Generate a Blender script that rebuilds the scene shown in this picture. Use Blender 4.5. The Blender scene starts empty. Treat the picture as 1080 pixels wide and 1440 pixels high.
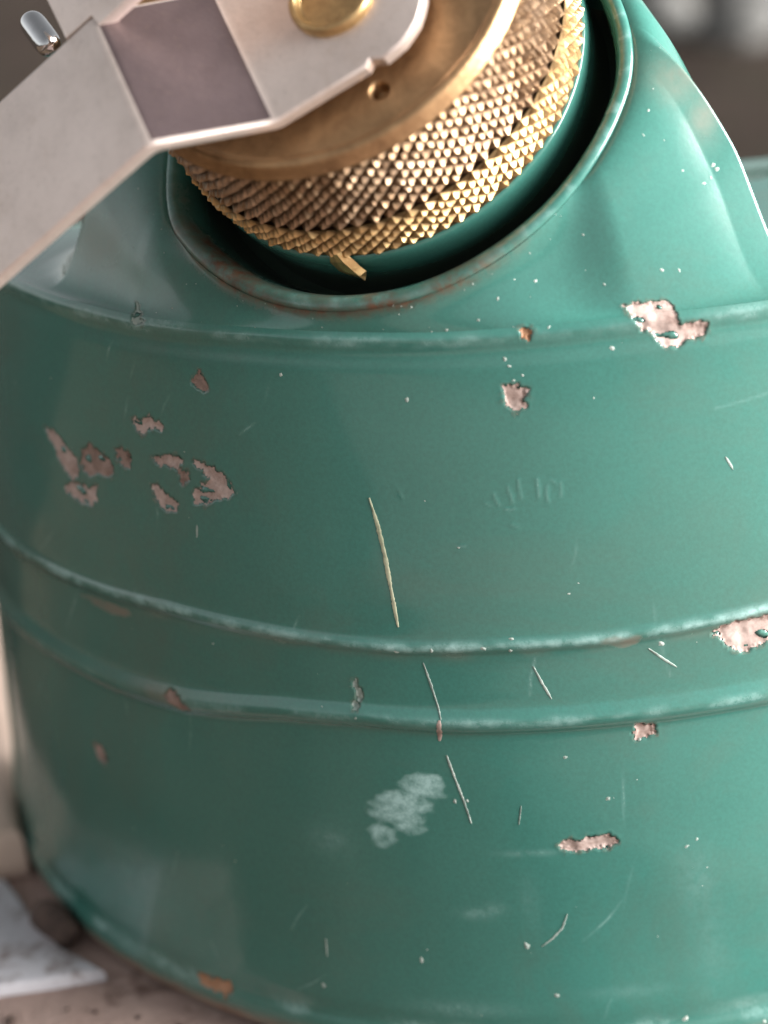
import bpy, bmesh, math, random
import numpy as np
from mathutils import Vector, Matrix

random.seed(5)
rng = np.random.default_rng(11)
scene = bpy.context.scene
col = scene.collection
MM = 0.001

# ------------------------------------------------------------------ camera
cam_d = bpy.data.cameras.new('camera')
cam = bpy.data.objects.new('camera', cam_d)
col.objects.link(cam)
scene.camera = cam
CR = Vector((0.99570914, -0.03236571, -0.08669348))
CU = Vector((0.09253809, 0.34825479, 0.93282115))
CF = Vector((0.0, 0.936841, -0.34975554))
F_PX, AX, AY = 3277.74, 812.28, 517.38
cam.matrix_world = Matrix(((CR.x, CU.x, -CF.x, 0.0),
                           (CR.y, CU.y, -CF.y, -0.27622654),
                           (CR.z, CU.z, -CF.z, 0.10312504),
                           (0, 0, 0, 1)))
cam_d.sensor_fit = 'HORIZONTAL'
cam_d.sensor_width = 36.0
cam_d.lens = F_PX * 36.0 / 1080.0
cam_d.shift_x = -(AX - 540) / 1080
cam_d.shift_y = (AY - 720) / 1080
cam_d.clip_start = 0.02
cam_d.clip_end = 200
cam_d.dof.use_dof = True
cam_d.dof.focus_distance = 0.226
cam_d.dof.aperture_fstop = 19.0

# ------------------------------------------------------------------ light
SUN_EL, SUN_AZ = math.radians(14), math.radians(-8)     # azimuth: angle from +X towards +Y
sun_dir = Vector((math.cos(SUN_EL) * math.cos(SUN_AZ), math.cos(SUN_EL) * math.sin(SUN_AZ), math.sin(SUN_EL)))
world = bpy.data.worlds.new('World')
scene.world = world
world.use_nodes = True
wn = world.node_tree.nodes
wl = world.node_tree.links
for n in list(wn):
    wn.remove(n)
wo = wn.new('ShaderNodeOutputWorld')
bg = wn.new('ShaderNodeBackground')
sky = wn.new('ShaderNodeTexSky')
sky.sky_type = 'NISHITA'
sky.sun_disc = False
sky.sun_elevation = SUN_EL
sky.sun_rotation = math.radians(90) - SUN_AZ
sky.air_density = 1.0
sky.dust_density = 1.5
sky.ozone_density = 0.6
hs = wn.new('ShaderNodeHueSaturation')
hs.inputs['Saturation'].default_value = 0.12
wl.new(sky.outputs[0], hs.inputs['Color'])
wl.new(hs.outputs[0], bg.inputs[0])
wl.new(bg.outputs[0], wo.inputs[0])
bg.inputs[1].default_value = 0.05
sl = bpy.data.lights.new('sun', 'SUN')
sl.energy = 5.0
sl.angle = math.radians(50)
sl.color = (1.0, 0.985, 0.97)
so = bpy.data.objects.new('sun', sl)
col.objects.link(so)
so.rotation_euler = (-sun_dir).to_track_quat('-Z', 'Y').to_euler()

scene.view_settings.view_transform = 'Standard'
scene.view_settings.look = 'None'
scene.view_settings.gamma = 1.0
scene.view_settings.exposure = 1.95

# ------------------------------------------------------------------ materials
class NT:
    def __init__(s, name):
        s.m = bpy.data.materials.new(name)
        s.m.use_nodes = True
        s.t = s.m.node_tree
        s.b = s.t.nodes['Principled BSDF']
        s.tc = None
    def n(s, typ, **k):
        nd = s.t.nodes.new(typ)
        for a, v in k.items():
            setattr(nd, a, v)
        return nd
    def l(s, a, b):
        s.t.links.new(a, b)
    def coord(s):
        if s.tc is None:
            s.tc = s.n('ShaderNodeTexCoord')
        return s.tc.outputs['Object']
    def noise(s, scale, detail=4, rough=0.6, dist=0.0, stretch=None, lo=0.0, hi=1.0):
        nz = s.n('ShaderNodeTexNoise')
        nz.inputs['Scale'].default_value = scale
        nz.inputs['Detail'].default_value = detail
        nz.inputs['Roughness'].default_value = rough
        nz.inputs['Distortion'].default_value = dist
        src = s.coord()
        if stretch:
            mp = s.n('ShaderNodeMapping')
            mp.inputs['Scale'].default_value = stretch
            s.l(src, mp.inputs[0])
            src = mp.outputs[0]
        s.l(src, nz.inputs['Vector'])
        mr = s.n('ShaderNodeMapRange')
        mr.inputs[1].default_value = lo
        mr.inputs[2].default_value = hi
        s.l(nz.outputs['Fac'], mr.inputs[0])
        return mr.outputs[0]
    def ramp(s, fac, *stops):
        r = s.n('ShaderNodeValToRGB')
        while len(r.color_ramp.elements) < len(stops):
            r.color_ramp.elements.new(0.5)
        for e, (p, c) in zip(r.color_ramp.elements, stops):
            e.position = p
            e.color = (*c, 1) if len(c) == 3 else c
        s.l(fac, r.inputs[0])
        return r.outputs[0]
    def mix(s, fac, a, b):
        mx = s.n('ShaderNodeMix', data_type='RGBA')
        for sock, v in ((mx.inputs[0], fac), (mx.inputs[6], a), (mx.inputs[7], b)):
            if isinstance(v, (int, float)):
                sock.default_value = v
            elif isinstance(v, tuple):
                sock.default_value = (*v, 1)
            else:
                s.l(v, sock)
        return mx.outputs[2]
    def math(s, op, a, b=0.0, clamp=False):
        m = s.n('ShaderNodeMath', operation=op, use_clamp=clamp)
        for sock, v in ((m.inputs[0], a), (m.inputs[1], b)):
            if isinstance(v, (int, float)):
                sock.default_value = v
            else:
                s.l(v, sock)
        return m.outputs[0]
    def attr(s, name):
        return s.n('ShaderNodeAttribute', attribute_name=name).outputs['Fac']
    def bump(s, h, strength, dist):
        b = s.n('ShaderNodeBump')
        b.inputs['Strength'].default_value = strength
        b.inputs['Distance'].default_value = dist
        s.l(h, b.inputs['Height'])
        s.l(b.outputs[0], s.b.inputs['Normal'])
    def set(s, **k):
        for a, v in k.items():
            sock = s.b.inputs[a.replace('_', ' ')]
            if isinstance(v, (int, float)):
                sock.default_value = v
            elif isinstance(v, tuple):
                sock.default_value = (*v, 1)
            else:
                s.l(v, sock)
        return s

def mat_paint():
    t = NT('green_enamel')
    blot = t.noise(45, 5, 0.6)
    fine = t.noise(2600, 2, 0.7, lo=0.3, hi=0.7)
    c = t.ramp(blot, (0.15, (0.040, 0.146, 0.119)), (0.85, (0.052, 0.182, 0.149)))
    c = t.mix(t.math('MULTIPLY', fine, 0.26), c, (0.066, 0.262, 0.215))
    film = t.noise(28, 6, 0.7, 0.6, lo=0.48, hi=0.75)
    c = t.mix(t.math('MULTIPLY', film, 0.30), c, (0.13, 0.105, 0.08))
    # wear and painted tone attributes carried by the mesh
    w = t.attr('wear_glint')
    g = t.noise(900, 4, 0.7, lo=0.30, hi=0.62)
    wm = t.math('MULTIPLY', w, t.math('ADD', t.math('MULTIPLY', g, 0.9), 0.15), True)
    c = t.mix(wm, c, (0.37, 0.57, 0.54))
    d = t.attr('dust_tan')
    gd = t.noise(300, 5, 0.7, lo=0.3, hi=0.65)
    dm = t.math('MULTIPLY', d, t.math('ADD', t.math('MULTIPLY', gd, 0.6), 0.4), True)
    c = t.mix(dm, c, (0.27, 0.19, 0.145))
    r = t.attr('rust')
    gr = t.noise(700, 5, 0.75, lo=0.35, hi=0.6)
    rm = t.math('MULTIPLY', r, t.math('ADD', t.math('MULTIPLY', gr, 0.8), 0.2), True)
    rc = t.ramp(t.noise(500, 4, 0.7), (0.25, (0.06, 0.025, 0.014)), (0.75, (0.19, 0.085, 0.045)))
    c = t.mix(rm, c, rc)
    gm = t.attr('deep_tone')
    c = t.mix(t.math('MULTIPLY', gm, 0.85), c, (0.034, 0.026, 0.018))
    rough = t.math('ADD', t.math('MULTIPLY', t.noise(120, 5, 0.65), 0.14), 0.15)
    rough = t.math('ADD', rough, t.math('MULTIPLY', t.math('MAXIMUM', rm, t.math('MAXIMUM', dm, wm)), 0.35), True)
    t.set(Base_Color=c, Roughness=rough, Specular_IOR_Level=0.5, Coat_Weight=t.math('MULTIPLY', t.math('SUBTRACT', 1.0, t.math('MAXIMUM', rm, t.math('MAXIMUM', dm, wm)), True), 0.55), Coat_Roughness=0.07)
    h = t.math('ADD', t.math('MULTIPLY', t.noise(260, 3, 0.5), 0.5), t.math('ADD', t.math('MULTIPLY', fine, 0.10), t.math('MULTIPLY', t.noise(1300, 3, 0.6), 0.16)))
    t.bump(h, 0.05, 0.0005)
    return t.m

def mat_chip(name, a, b, cdark):
    t = NT(name)
    c = t.ramp(t.noise(330, 6, 0.72, 0.8), (0.27, cdark), (0.42, a), (0.60, b), (0.82, tuple(x * 1.12 for x in b)))
    c = t.mix(t.math('MULTIPLY', t.noise(1900, 3, 0.7, lo=0.45, hi=0.75), 0.35), c, (0.10, 0.06, 0.045))
    t.set(Base_Color=c, Roughness=0.62, Metallic=0.15)
    t.bump(t.noise(500, 3, 0.5), 0.12, 0.0003)
    return t.m

def mat_brass(name, lo, hi, dark, rough=0.32, tarn=0.45, sc=90, grooves=False):
    t = NT(name)
    base = t.ramp(t.noise(sc, 5, 0.6), (0.25, lo), (0.75, hi))
    mk = t.math('MULTIPLY', t.noise(sc * 4.5, 6, 0.72, 0.5, lo=0.42, hi=0.75), tarn)
    c = t.mix(mk, base, dark)
    rg = t.math('ADD', t.math('MULTIPLY', t.noise(600, 4, 0.6), 0.2), rough)
    if grooves:                                   # dirt packed into the cuts of the knurling
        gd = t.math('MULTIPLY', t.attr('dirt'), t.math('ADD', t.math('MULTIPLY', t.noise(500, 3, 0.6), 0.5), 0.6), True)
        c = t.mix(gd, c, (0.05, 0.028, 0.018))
        rg = t.math('ADD', rg, t.math('MULTIPLY', gd, 0.3), True)
    t.set(Base_Color=c, Metallic=0.92, Roughness=rg)
    t.bump(t.noise(1500, 4, 0.7), 0.22, 0.0003)
    return t.m

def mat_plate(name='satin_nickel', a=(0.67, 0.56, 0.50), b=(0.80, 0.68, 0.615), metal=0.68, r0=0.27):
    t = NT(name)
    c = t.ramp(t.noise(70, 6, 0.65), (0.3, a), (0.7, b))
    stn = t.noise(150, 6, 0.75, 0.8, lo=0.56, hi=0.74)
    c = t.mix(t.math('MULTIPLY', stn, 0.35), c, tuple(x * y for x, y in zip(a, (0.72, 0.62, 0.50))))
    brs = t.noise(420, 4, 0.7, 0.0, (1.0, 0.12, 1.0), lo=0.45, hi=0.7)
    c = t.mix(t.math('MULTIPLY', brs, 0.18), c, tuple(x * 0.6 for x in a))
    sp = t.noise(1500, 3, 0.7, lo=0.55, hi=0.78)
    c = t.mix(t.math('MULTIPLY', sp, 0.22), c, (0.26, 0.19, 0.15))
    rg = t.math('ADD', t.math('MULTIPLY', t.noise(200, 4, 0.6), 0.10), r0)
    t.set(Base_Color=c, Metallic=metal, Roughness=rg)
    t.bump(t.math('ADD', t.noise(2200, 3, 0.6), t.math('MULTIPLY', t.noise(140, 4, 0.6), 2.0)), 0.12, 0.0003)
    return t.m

def mat_simple(name, c1, c2, scale, rough=0.8, metal=0.0, bump=0.4, bd=0.0008, spots=None):
    t = NT(name)
    c = t.ramp(t.noise(scale, 6, 0.65, 0.3), (0.28, c1), (0.72, c2))
    if spots:
        c = t.mix(t.noise(scale * 2.6, 5, 0.7, lo=0.54, hi=0.66), c, spots)
    t.set(Base_Color=c, Roughness=rough, Metallic=metal, Specular_IOR_Level=0.5 if rough < 0.6 else 0.12)
    t.bump(t.noise(scale * 6, 5, 0.7), bump, bd)
    return t.m

M_PAINT = mat_paint()
M_CHIP = mat_chip('bare_primer', (0.40, 0.290, 0.250), (0.53, 0.415, 0.370), (0.17, 0.105, 0.085))
M_CHIPRUST = mat_chip('rusty_primer', (0.36, 0.18, 0.09), (0.48, 0.27, 0.16), (0.17, 0.07, 0.035))
M_CHIPDULL = mat_chip('dull_primer', (0.22, 0.15, 0.12), (0.35, 0.25, 0.21), (0.10, 0.07, 0.055))
M_SCRATCH = mat_chip('scratch_bare_edge', (0.40, 0.43, 0.29), (0.52, 0.53, 0.37), (0.26, 0.29, 0.18))
M_FLECK = mat_chip('pale_fleck', (0.31, 0.39, 0.35), (0.47, 0.54, 0.49), (0.20, 0.28, 0.25))
M_BRASS = mat_brass('tarnished_brass', (0.42, 0.255, 0.125), (0.54, 0.34, 0.18), (0.15, 0.08, 0.04), 0.34, 0.6)
M_KNURL = mat_brass('worn_nickel_knurl', (0.38, 0.235, 0.12), (0.58, 0.42, 0.28), (0.12, 0.065, 0.035), 0.24, 0.75, 140, True)
M_BRIGHT = mat_brass('bright_brass', (0.83, 0.55, 0.24), (0.90, 0.64, 0.32), (0.35, 0.16, 0.06), 0.24, 0.35, 120, True)
M_RING = mat_brass('polished_brass', (0.46, 0.30, 0.14), (0.64, 0.44, 0.21), (0.20, 0.11, 0.05), 0.24, 0.6, 220)
M_PLATE = mat_plate()
M_STEP_DARK = mat_plate('nickel_dark_reflection', (0.105, 0.076, 0.077), (0.165, 0.122, 0.124), 0.7, 0.34)  # dark reflection on the lever step, put into the colour
M_STEEL = mat_simple('polished_steel', (0.55, 0.55, 0.56), (0.7, 0.7, 0.7), 80, 0.12, 1.0, 0.05)
M_DIRT = mat_simple('dirt', (0.018, 0.012, 0.009), (0.055, 0.039, 0.031), 30, 0.95, 0, 0.8, 0.004, (0.03, 0.034, 0.018))
M_TAN = mat_simple('tan_brick', (0.60, 0.45, 0.36), (0.70, 0.54, 0.45), 60, 0.85)
M_WHITE = mat_simple('white_slab', (0.50, 0.485, 0.51), (0.64, 0.62, 0.65), 60, 0.6, 0, 0.4, 0.0008, (0.27, 0.22, 0.21))
M_BROWN = mat_simple('brown_stone', (0.31, 0.215, 0.182), (0.47, 0.345, 0.30), 45, 0.85, 0, 0.7, 0.001, (0.17, 0.11, 0.09))
M_PEBBLE = mat_simple('dark_pebble', (0.05, 0.038, 0.034), (0.16, 0.11, 0.09), 260, 0.8)
M_GREY = mat_simple('pale_stone', (0.11, 0.108, 0.10), (0.22, 0.215, 0.205), 40, 0.9)

# ------------------------------------------------------------------ helpers
def link_mesh(name, verts, faces, mat, parent=None, smooth=True, attrs=None, sharp=None):
    me = bpy.data.meshes.new(name)
    if isinstance(faces, np.ndarray):
        nv, nf, k = len(verts), len(faces), faces.shape[1]
        me.vertices.add(nv)
        me.vertices.foreach_set('co', np.asarray(verts, dtype=np.float32).ravel())
        me.loops.add(nf * k)
        me.loops.foreach_set('vertex_index', faces.astype(np.int32).ravel())
        me.polygons.add(nf)
        me.polygons.foreach_set('loop_start', np.arange(0, nf * k, k, dtype=np.int32))
        me.polygons.foreach_set('loop_total', np.full(nf, k, dtype=np.int32))
        me.update(calc_edges=True)
    else:
        me.from_pydata([tuple(v) for v in verts], [], faces)
    me.polygons.foreach_set('use_smooth', np.full(len(me.polygons), smooth, dtype=bool))
    if attrs:
        for k, v in attrs.items():
            a = me.attributes.new(k, 'FLOAT', 'POINT')
            a.data.foreach_set('value', np.asarray(v, dtype=np.float32))
    if sharp is not None:
        me.set_sharp_from_angle(angle=math.radians(sharp))
    me.materials.append(mat)
    o = bpy.data.objects.new(name, me)
    col.objects.link(o)
    if parent is not None:
        o.parent = parent
    return o

def grid_faces(nu, nv, wrap_u=False, flip=False):
    iu = np.arange(nu if wrap_u else nu - 1)
    iv = np.arange(nv - 1)
    U, V = np.meshgrid(iu, iv, indexing='ij')
    U2 = (U + 1) % nu
    f = np.stack([U * nv + V, U2 * nv + V, U2 * nv + V + 1, U * nv + V + 1], -1).reshape(-1, 4)
    return f[:, ::-1] if flip else f

def tag(o, label, cat=None, group=None, kind=None):
    if label: o['label'] = label
    if cat: o['category'] = cat
    if group: o['group'] = group
    if kind: o['kind'] = kind
    return o

def thing(name, loc):
    o = bpy.data.objects.new(name, None)
    o.location = loc
    o.empty_display_size = 0.01
    col.objects.link(o)
    return o

# smooth value noise on arbitrary points (sum of random sine waves)
class SNoise:
    def __init__(s, wavelength, n=28, seed=0, dim=3):
        g = np.random.default_rng(seed)
        d = g.normal(size=(n, dim)); d /= np.linalg.norm(d, axis=1, keepdims=True)
        k = 2 * np.pi / (wavelength * g.uniform(0.55, 1.8, n))
        s.k = d * k[:, None]
        s.ph = g.uniform(0, 6.28, n)
        s.n = n
    def __call__(s, P):
        P = np.asarray(P)
        out = np.zeros(P.shape[:-1])
        for k, ph in zip(s.k, s.ph):
            out += np.sin(P @ k + ph)
        return out / math.sqrt(s.n / 2)

def smooth(x, a, b):
    t = np.clip((x - a) / (b - a), 0, 1)
    return t * t * (3 - 2 * t)

# ------------------------------------------------------------------ tank wall shape (mm, axis = Z)
SQ = 0.20           # the tank is oval: its rear half is flatter than its front
PROF = [(60.0, -48.2), (73.0, -48.2), (75.6, -47.9), (76.9, -46.9), (77.35, -45.2), (77.25, -44.2), (76.95, -43.2), (76.9, -41.0),
        (76.2, -35), (75.5, -25), (74.9, -15), (74.7, -11.2),
        (74.75, -10.0), (75.22, -9.35), (75.48, -8.75), (75.5, -8.2), (75.22, -7.5), (74.95, -6.8), (74.85, -5.0),
        (74.78, -2.2), (74.8, -1.2), (74.86, -0.7), (75.08, -0.3), (75.22, 0.1), (75.18, 0.5), (74.95, 1.0), (74.82, 1.8),
        (74.5, 5), (73.6, 12), (72.6, 20), (71.6, 27), (71.25, 28.9), (71.3, 29.6), (71.28, 30.3), (70.9, 30.9)]

def densify(P, step):
    P = np.array(P, float)
    # Catmull-Rom through the points
    out = []
    for i in range(len(P) - 1):
        p0, p1, p2, p3 = P[max(i - 1, 0)], P[i], P[i + 1], P[min(i + 2, len(P) - 1)]
        L = np.linalg.norm(p2 - p1)
        n = max(2, int(math.ceil(L / step)))
        t = np.linspace(0, 1, n, endpoint=False)[:, None]
        t0, t1_, t2, t3 = 0, np.linalg.norm(p1 - p0) ** .5 if i else 1e-6, 0, 0
        m1 = (p2 - p0) * L / max(np.linalg.norm(p2 - p1) + np.linalg.norm(p1 - p0), 1e-6)
        m2 = (p3 - p1) * L / max(np.linalg.norm(p3 - p2) + np.linalg.norm(p2 - p1), 1e-6)
        h = (2*t**3-3*t**2+1)*p1 + (t**3-2*t**2+t)*m1 + (-2*t**3+3*t**2)*p2 + (t**3-t**2)*m2
        out.append(h)
    out.append(P[-1:])
    return np.concatenate(out)

PR = densify(PROF, 0.22)
# small rises and dips of the pressed rings round the tank (degrees, mm)
DZ1 = ([-180, -148, -133, -127, -116, -100, -93, -85, -77, -74, -60], [0, 0, .1, 0, .25, 0, .1, .2, -.2, -.35, -.4])
DZ2 = ([-180, -152, -147, -142, -133, -126, -118, -110, -105, -98, -90, -82, -77, -60], [-.5, -.45, -.25, 0, .3, .7, .3, -.2, -.5, -.35, -.3, .2, .55, .7])
DZ3 = ([-180, -156, -149, -143, -134, -125, -116, -109, -101, -60], [-4, -3.6, -2.5, -2.05, -2.0, -1.4, 0.1, .5, .1, -.1])

def wall_dz(th_deg, z):
    t = ((np.asarray(th_deg) + 180) % 360) - 180
    fade = np.where((t > -60) | (t < -175), 0.0, 1.0) * smooth(-t, 60, 74) * (1 - smooth(-t, 158, 175))
    d1, d2, d3 = (np.interp(t, *d) * fade for d in (DZ1, DZ2, DZ3))
    z = np.asarray(z)
    out = np.where(z > 0, d2 + (d1 - d2) * np.clip(z / 30, 0, 1),
          np.where(z > -8.5, d3 + (d2 - d3) * np.clip((z + 8.5) / 8.5, 0, 1), d3 * (1 - smooth(-z, 8.5, 24))))
    return out

n_und = SNoise(38, 16, 3)
n_und2 = SNoise(11, 16, 4)
def wall_point(th_deg, r, z):
    """th_deg, r, z arrays -> xyz mm"""
    th = np.radians(th_deg)
    zz = z + wall_dz(th_deg, z)
    x, y = r * np.cos(th), r * np.sin(th)
    P = np.stack([x, y, zz], -1)
    d = 0.075 * n_und(P) + 0.012 * n_und2(P)
    nrm = np.stack([np.cos(th), np.sin(th), 0 * th], -1)
    P = P + nrm * d[..., None]
    yb = np.maximum(P[..., 1] + 21.0, 0)
    P[..., 2] -= smooth(z, 0, 31) * yb * SQ * 0.28
    P[..., 0] *= 1 - 0.036 * smooth(yb, 0, 18)
    P[..., 1] = np.where(yb > 0, -21.0 + yb * SQ, P[..., 1])
    return P

def prof_r(z):
    zs, rs = PR[:, 1], PR[:, 0]
    k = np.argmax(zs > -47.5)
    return np.interp(z, zs[k:], rs[k:])

TH = np.concatenate([np.linspace(-188, -56, 840), np.linspace(-56, 172, 140)[1:-1]])

# ------------------------------------------------------------------ filler cap frame
q = dict(c=(-16.5954, -50.6623, 52.5623), t=(-0.396089, -0.924616, 1.0))
CA = np.array(q['t']); CA /= np.linalg.norm(CA)
CC = np.array(q['c'])
crv = np.array(CR)
E1 = crv - crv @ CA * CA; E1 /= np.linalg.norm(E1)
E2 = np.cross(CA, E1)
def capP(u, v, w):
    u, v, w = np.broadcast_arrays(np.asarray(u, float), np.asarray(v, float), np.asarray(w, float))
    return CC + u[..., None] * E1 + v[..., None] * E2 + w[..., None] * CA

# ------------------------------------------------------------------ marks in the paint
#MARKS-BEGIN#
CHIPS = [
    ('plain', 'large pale chip of bare primer on the shoulder seam, upper right', [(4.86, -69.83, 31.83), (5.72, -69.68, 32.05), (7.06, -69.52, 31.93), (8.74, -69.27, 31.78), (9.53, -69.48, 31.25), (9.72, -70.6, 30.38), (10.17, -70.56, 29.61), (11.55, -70.37, 29.94), (12.53, -70.18, 29.42), (12.65, -70.14, 28.68), (11.76, -70.39, 28.15), (10.38, -70.64, 28.02), (9.67, -70.83, 27.62), (8.33, -70.99, 27.71), (7.57, -70.87, 28.73), (6.48, -70.98, 29.77), (5.55, -70.91, 30.72)]),
    ('plain', 'small round chip below the seam, right of centre', [(-7.12, -71.46, 25.59), (-6.43, -71.51, 25.79), (-5.63, -71.64, 25.4), (-4.73, -71.76, 25.1), (-4.72, -71.86, 24.42), (-5.24, -71.83, 24.28), (-5.32, -71.95, 23.44), (-6.04, -71.94, 22.96), (-6.68, -71.84, 23.27), (-7.26, -71.64, 24.23)]),
    ('plain', 'broad chip on the upper ring at the right edge', [(10.5, -74.04, -0.92), (11.58, -74.03, -0.27), (12.99, -73.9, -0.01), (14.76, -73.54, 0.01), (16.18, -73.21, 0.0), (17.22, -72.8, -0.77), (16.94, -72.85, -2.58), (14.93, -73.27, -3.32), (13.48, -73.55, -3.81), (12.63, -73.69, -3.26), (11.49, -73.86, -1.89)]),
    ('plain', 'small square chip under the lower ring', [(2.12, -74.61, -10.3), (2.68, -74.85, -9.63), (4.25, -74.55, -9.96), (4.34, -74.5, -11.19), (3.09, -74.58, -11.41), (2.2, -74.62, -11.49)]),
    ('plain', 'long narrow chip low on the right side', [(-6.32, -75.11, -22.23), (-5.21, -75.15, -21.72), (-4.52, -75.2, -21.96), (-3.8, -75.22, -21.82), (-1.99, -75.24, -21.51), (-0.59, -75.27, -21.73), (-0.38, -75.32, -22.54), (-1.06, -75.35, -23.06), (-2.49, -75.34, -23.12), (-4.62, -75.27, -23.14), (-5.86, -75.19, -23.06)]),
    ('plain', 'thin tapering chip, leftmost of the cluster', [(-56.54, -46.37, 16.28), (-55.34, -47.78, 16.33), (-54.3, -49.1, 15.55), (-52.7, -51.04, 14.18), (-52.42, -51.5, 13.14), (-53.6, -50.57, 11.45), (-54.16, -49.83, 12.2), (-54.98, -48.8, 12.86), (-55.46, -48.0, 14.2)]),
    ('dull', 'brownish chip in the middle of the left cluster', [(-51.83, -51.74, 15.38), (-50.78, -52.62, 16.44), (-49.77, -53.66, 15.97), (-48.77, -54.65, 15.49), (-47.88, -55.59, 14.42), (-48.69, -55.05, 13.28), (-50.17, -53.68, 13.44), (-51.38, -52.62, 12.71), (-52.36, -51.5, 13.53)]),
    ('plain', 'pointed chip at the bottom of the left cluster', [(-54.88, -49.33, 10.64), (-53.84, -50.33, 11.37), (-52.2, -51.96, 11.7), (-51.6, -52.63, 11.33), (-50.39, -53.69, 12.06), (-50.89, -53.51, 10.23), (-51.91, -52.67, 9.35), (-53.23, -51.31, 9.5), (-54.52, -49.85, 10.01)]),
    ('dull', None, [(-47.55, -55.56, 16.54), (-46.63, -56.25, 17.12), (-45.77, -57.14, 16.03), (-46.15, -56.99, 14.83), (-47.17, -56.12, 14.96), (-47.7, -55.58, 15.57)]),
    ('plain', None, [(-43.43, -58.87, 16.72), (-42.38, -59.58, 17.1), (-40.38, -60.89, 17.45), (-39.86, -61.29, 16.98), (-40.79, -60.83, 15.92), (-41.94, -60.04, 16.09), (-43.13, -59.19, 16.05)]),
    ('plain', 'hooked chip at the right end of the left cluster', [(-39.08, -61.77, 17.11), (-37.36, -62.83, 17.07), (-35.95, -63.75, 16.37), (-34.96, -64.42, 15.41), (-34.6, -64.74, 14.48), (-35.55, -64.32, 13.74), (-37.13, -63.49, 13.23), (-38.36, -62.85, 12.6), (-39.29, -62.28, 12.52), (-39.23, -62.13, 13.81), (-38.12, -62.67, 14.9), (-37.13, -63.19, 15.48), (-38.16, -62.46, 16.27)]),
    ('dull', None, [(-40.59, -60.96, 15.96), (-39.57, -61.57, 16.3), (-39.61, -61.77, 14.66), (-40.43, -61.29, 14.34)]),
    ('plain', None, [(-43.85, -58.96, 13.87), (-43.05, -59.56, 13.86), (-42.17, -60.29, 13.11), (-41.09, -61.12, 12.39), (-41.28, -61.11, 11.62), (-42.45, -60.37, 11.14), (-43.0, -59.93, 11.47), (-43.66, -59.3, 12.44)]),
    ('plain', None, [(-45.12, -56.98, 20.37), (-43.89, -57.94, 20.44), (-43.02, -58.51, 20.97), (-42.28, -59.12, 20.56), (-41.48, -59.75, 20.16), (-41.84, -59.6, 19.56), (-43.2, -58.59, 19.67), (-43.93, -58.18, 18.8), (-44.68, -57.52, 19.2)]),
    ('dull', None, [(-37.74, -61.31, 25.5), (-36.85, -61.69, 26.49), (-36.4, -62.1, 25.67), (-35.97, -62.52, 24.67), (-36.78, -62.12, 24.22), (-37.64, -61.49, 24.81)]),
    ('dull', None, [(-56.8, -49.3, -20.08), (-55.54, -50.67, -19.66), (-55.04, -51.33, -20.88), (-55.47, -50.98, -22.01), (-56.33, -49.98, -21.52)]),
    ('rust', 'orange rusty chip near the bottom edge', [(-47.43, -60.4, -43.19), (-46.09, -61.42, -42.76), (-44.83, -62.36, -42.79), (-43.13, -63.56, -42.58), (-43.06, -63.76, -43.58), (-44.05, -63.43, -44.94), (-44.8, -62.79, -44.31), (-46.3, -61.72, -44.45), (-47.29, -60.77, -43.87)]),
    ('rust', 'tiny orange chip on the shoulder seam', [(-5.27, -70.79, 30.86), (-4.41, -70.72, 31.1), (-3.64, -71.16, 30.48), (-4.37, -71.19, 29.85), (-5.0, -71.14, 30.25)]),
    ('pale', 'whitish sliver on the shoulder seam, left', [(-43.72, -56.37, 30.48), (-43.17, -54.98, 31.9), (-42.63, -56.49, 30.98), (-42.25, -57.46, 30.53), (-43.14, -56.96, 29.81)]),
    ('dull', None, [(-46.05, -59.81, -9.5), (-45.05, -60.2, -8.61), (-43.98, -61.37, -9.45), (-43.08, -61.87, -10.48), (-44.42, -60.6, -10.99), (-45.43, -60.33, -10.29)]),
    ('pale', None, [(-25.17, -70.67, -3.85), (-24.65, -70.86, -4.0), (-24.18, -71.09, -5.51), (-24.82, -71.26, -7.14), (-25.39, -71.15, -7.34), (-24.91, -70.84, -5.57)]),
]
SCRATCHES = [
    (0.38, 'tan', [(-21.11, -70.04, 14.86), (-20.63, -70.5, 12.39), (-20.21, -71.08, 9.21), (-19.91, -71.81, 4.95), (-19.69, -72.23, 1.91)]),
    (0.21, 'pale', [(-17.66, -72.8, -1.89), (-17.2, -72.97, -4.04), (-16.74, -73.2, -6.33), (-16.53, -73.77, -7.78)]),
    (0.42, 'pink', [(-16.68, -73.77, -7.84), (-17.0, -72.94, -10.58)]),
    (0.32, 'pale', [(-16.46, -73.11, -12.15), (-15.88, -73.34, -14.74), (-15.27, -73.57, -17.1), (-14.75, -73.81, -19.72)]),
    (0.22, 'pale', [(-6.95, -74.46, -2.53), (-6.29, -74.56, -4.33), (-5.49, -74.69, -6.14)]),
    (0.18, 'pale', [(4.32, -74.61, -1.68), (5.81, -74.51, -3.13), (6.93, -74.43, -4.07)]),
    (0.21, 'pale', [(-6.1, -75.58, -30.06), (-6.75, -75.64, -31.64), (-7.86, -75.64, -32.79), (-9.02, -75.58, -33.64)]),
    (0.13, 'pale', [(-9.59, -74.54, -17.78), (-10.0, -74.61, -19.89)]),
    (0.14, 'pale', [(-39.26, -62.59, 10.48), (-39.45, -62.68, 9.13)]),
    (0.18, 'pale', [(13.22, -71.83, 16.46), (13.87, -71.88, 15.09)]),
    (0.15, 'pale', [(-31.52, -69.34, -34.5), (-31.62, -69.51, -36.56)]),
]
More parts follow.
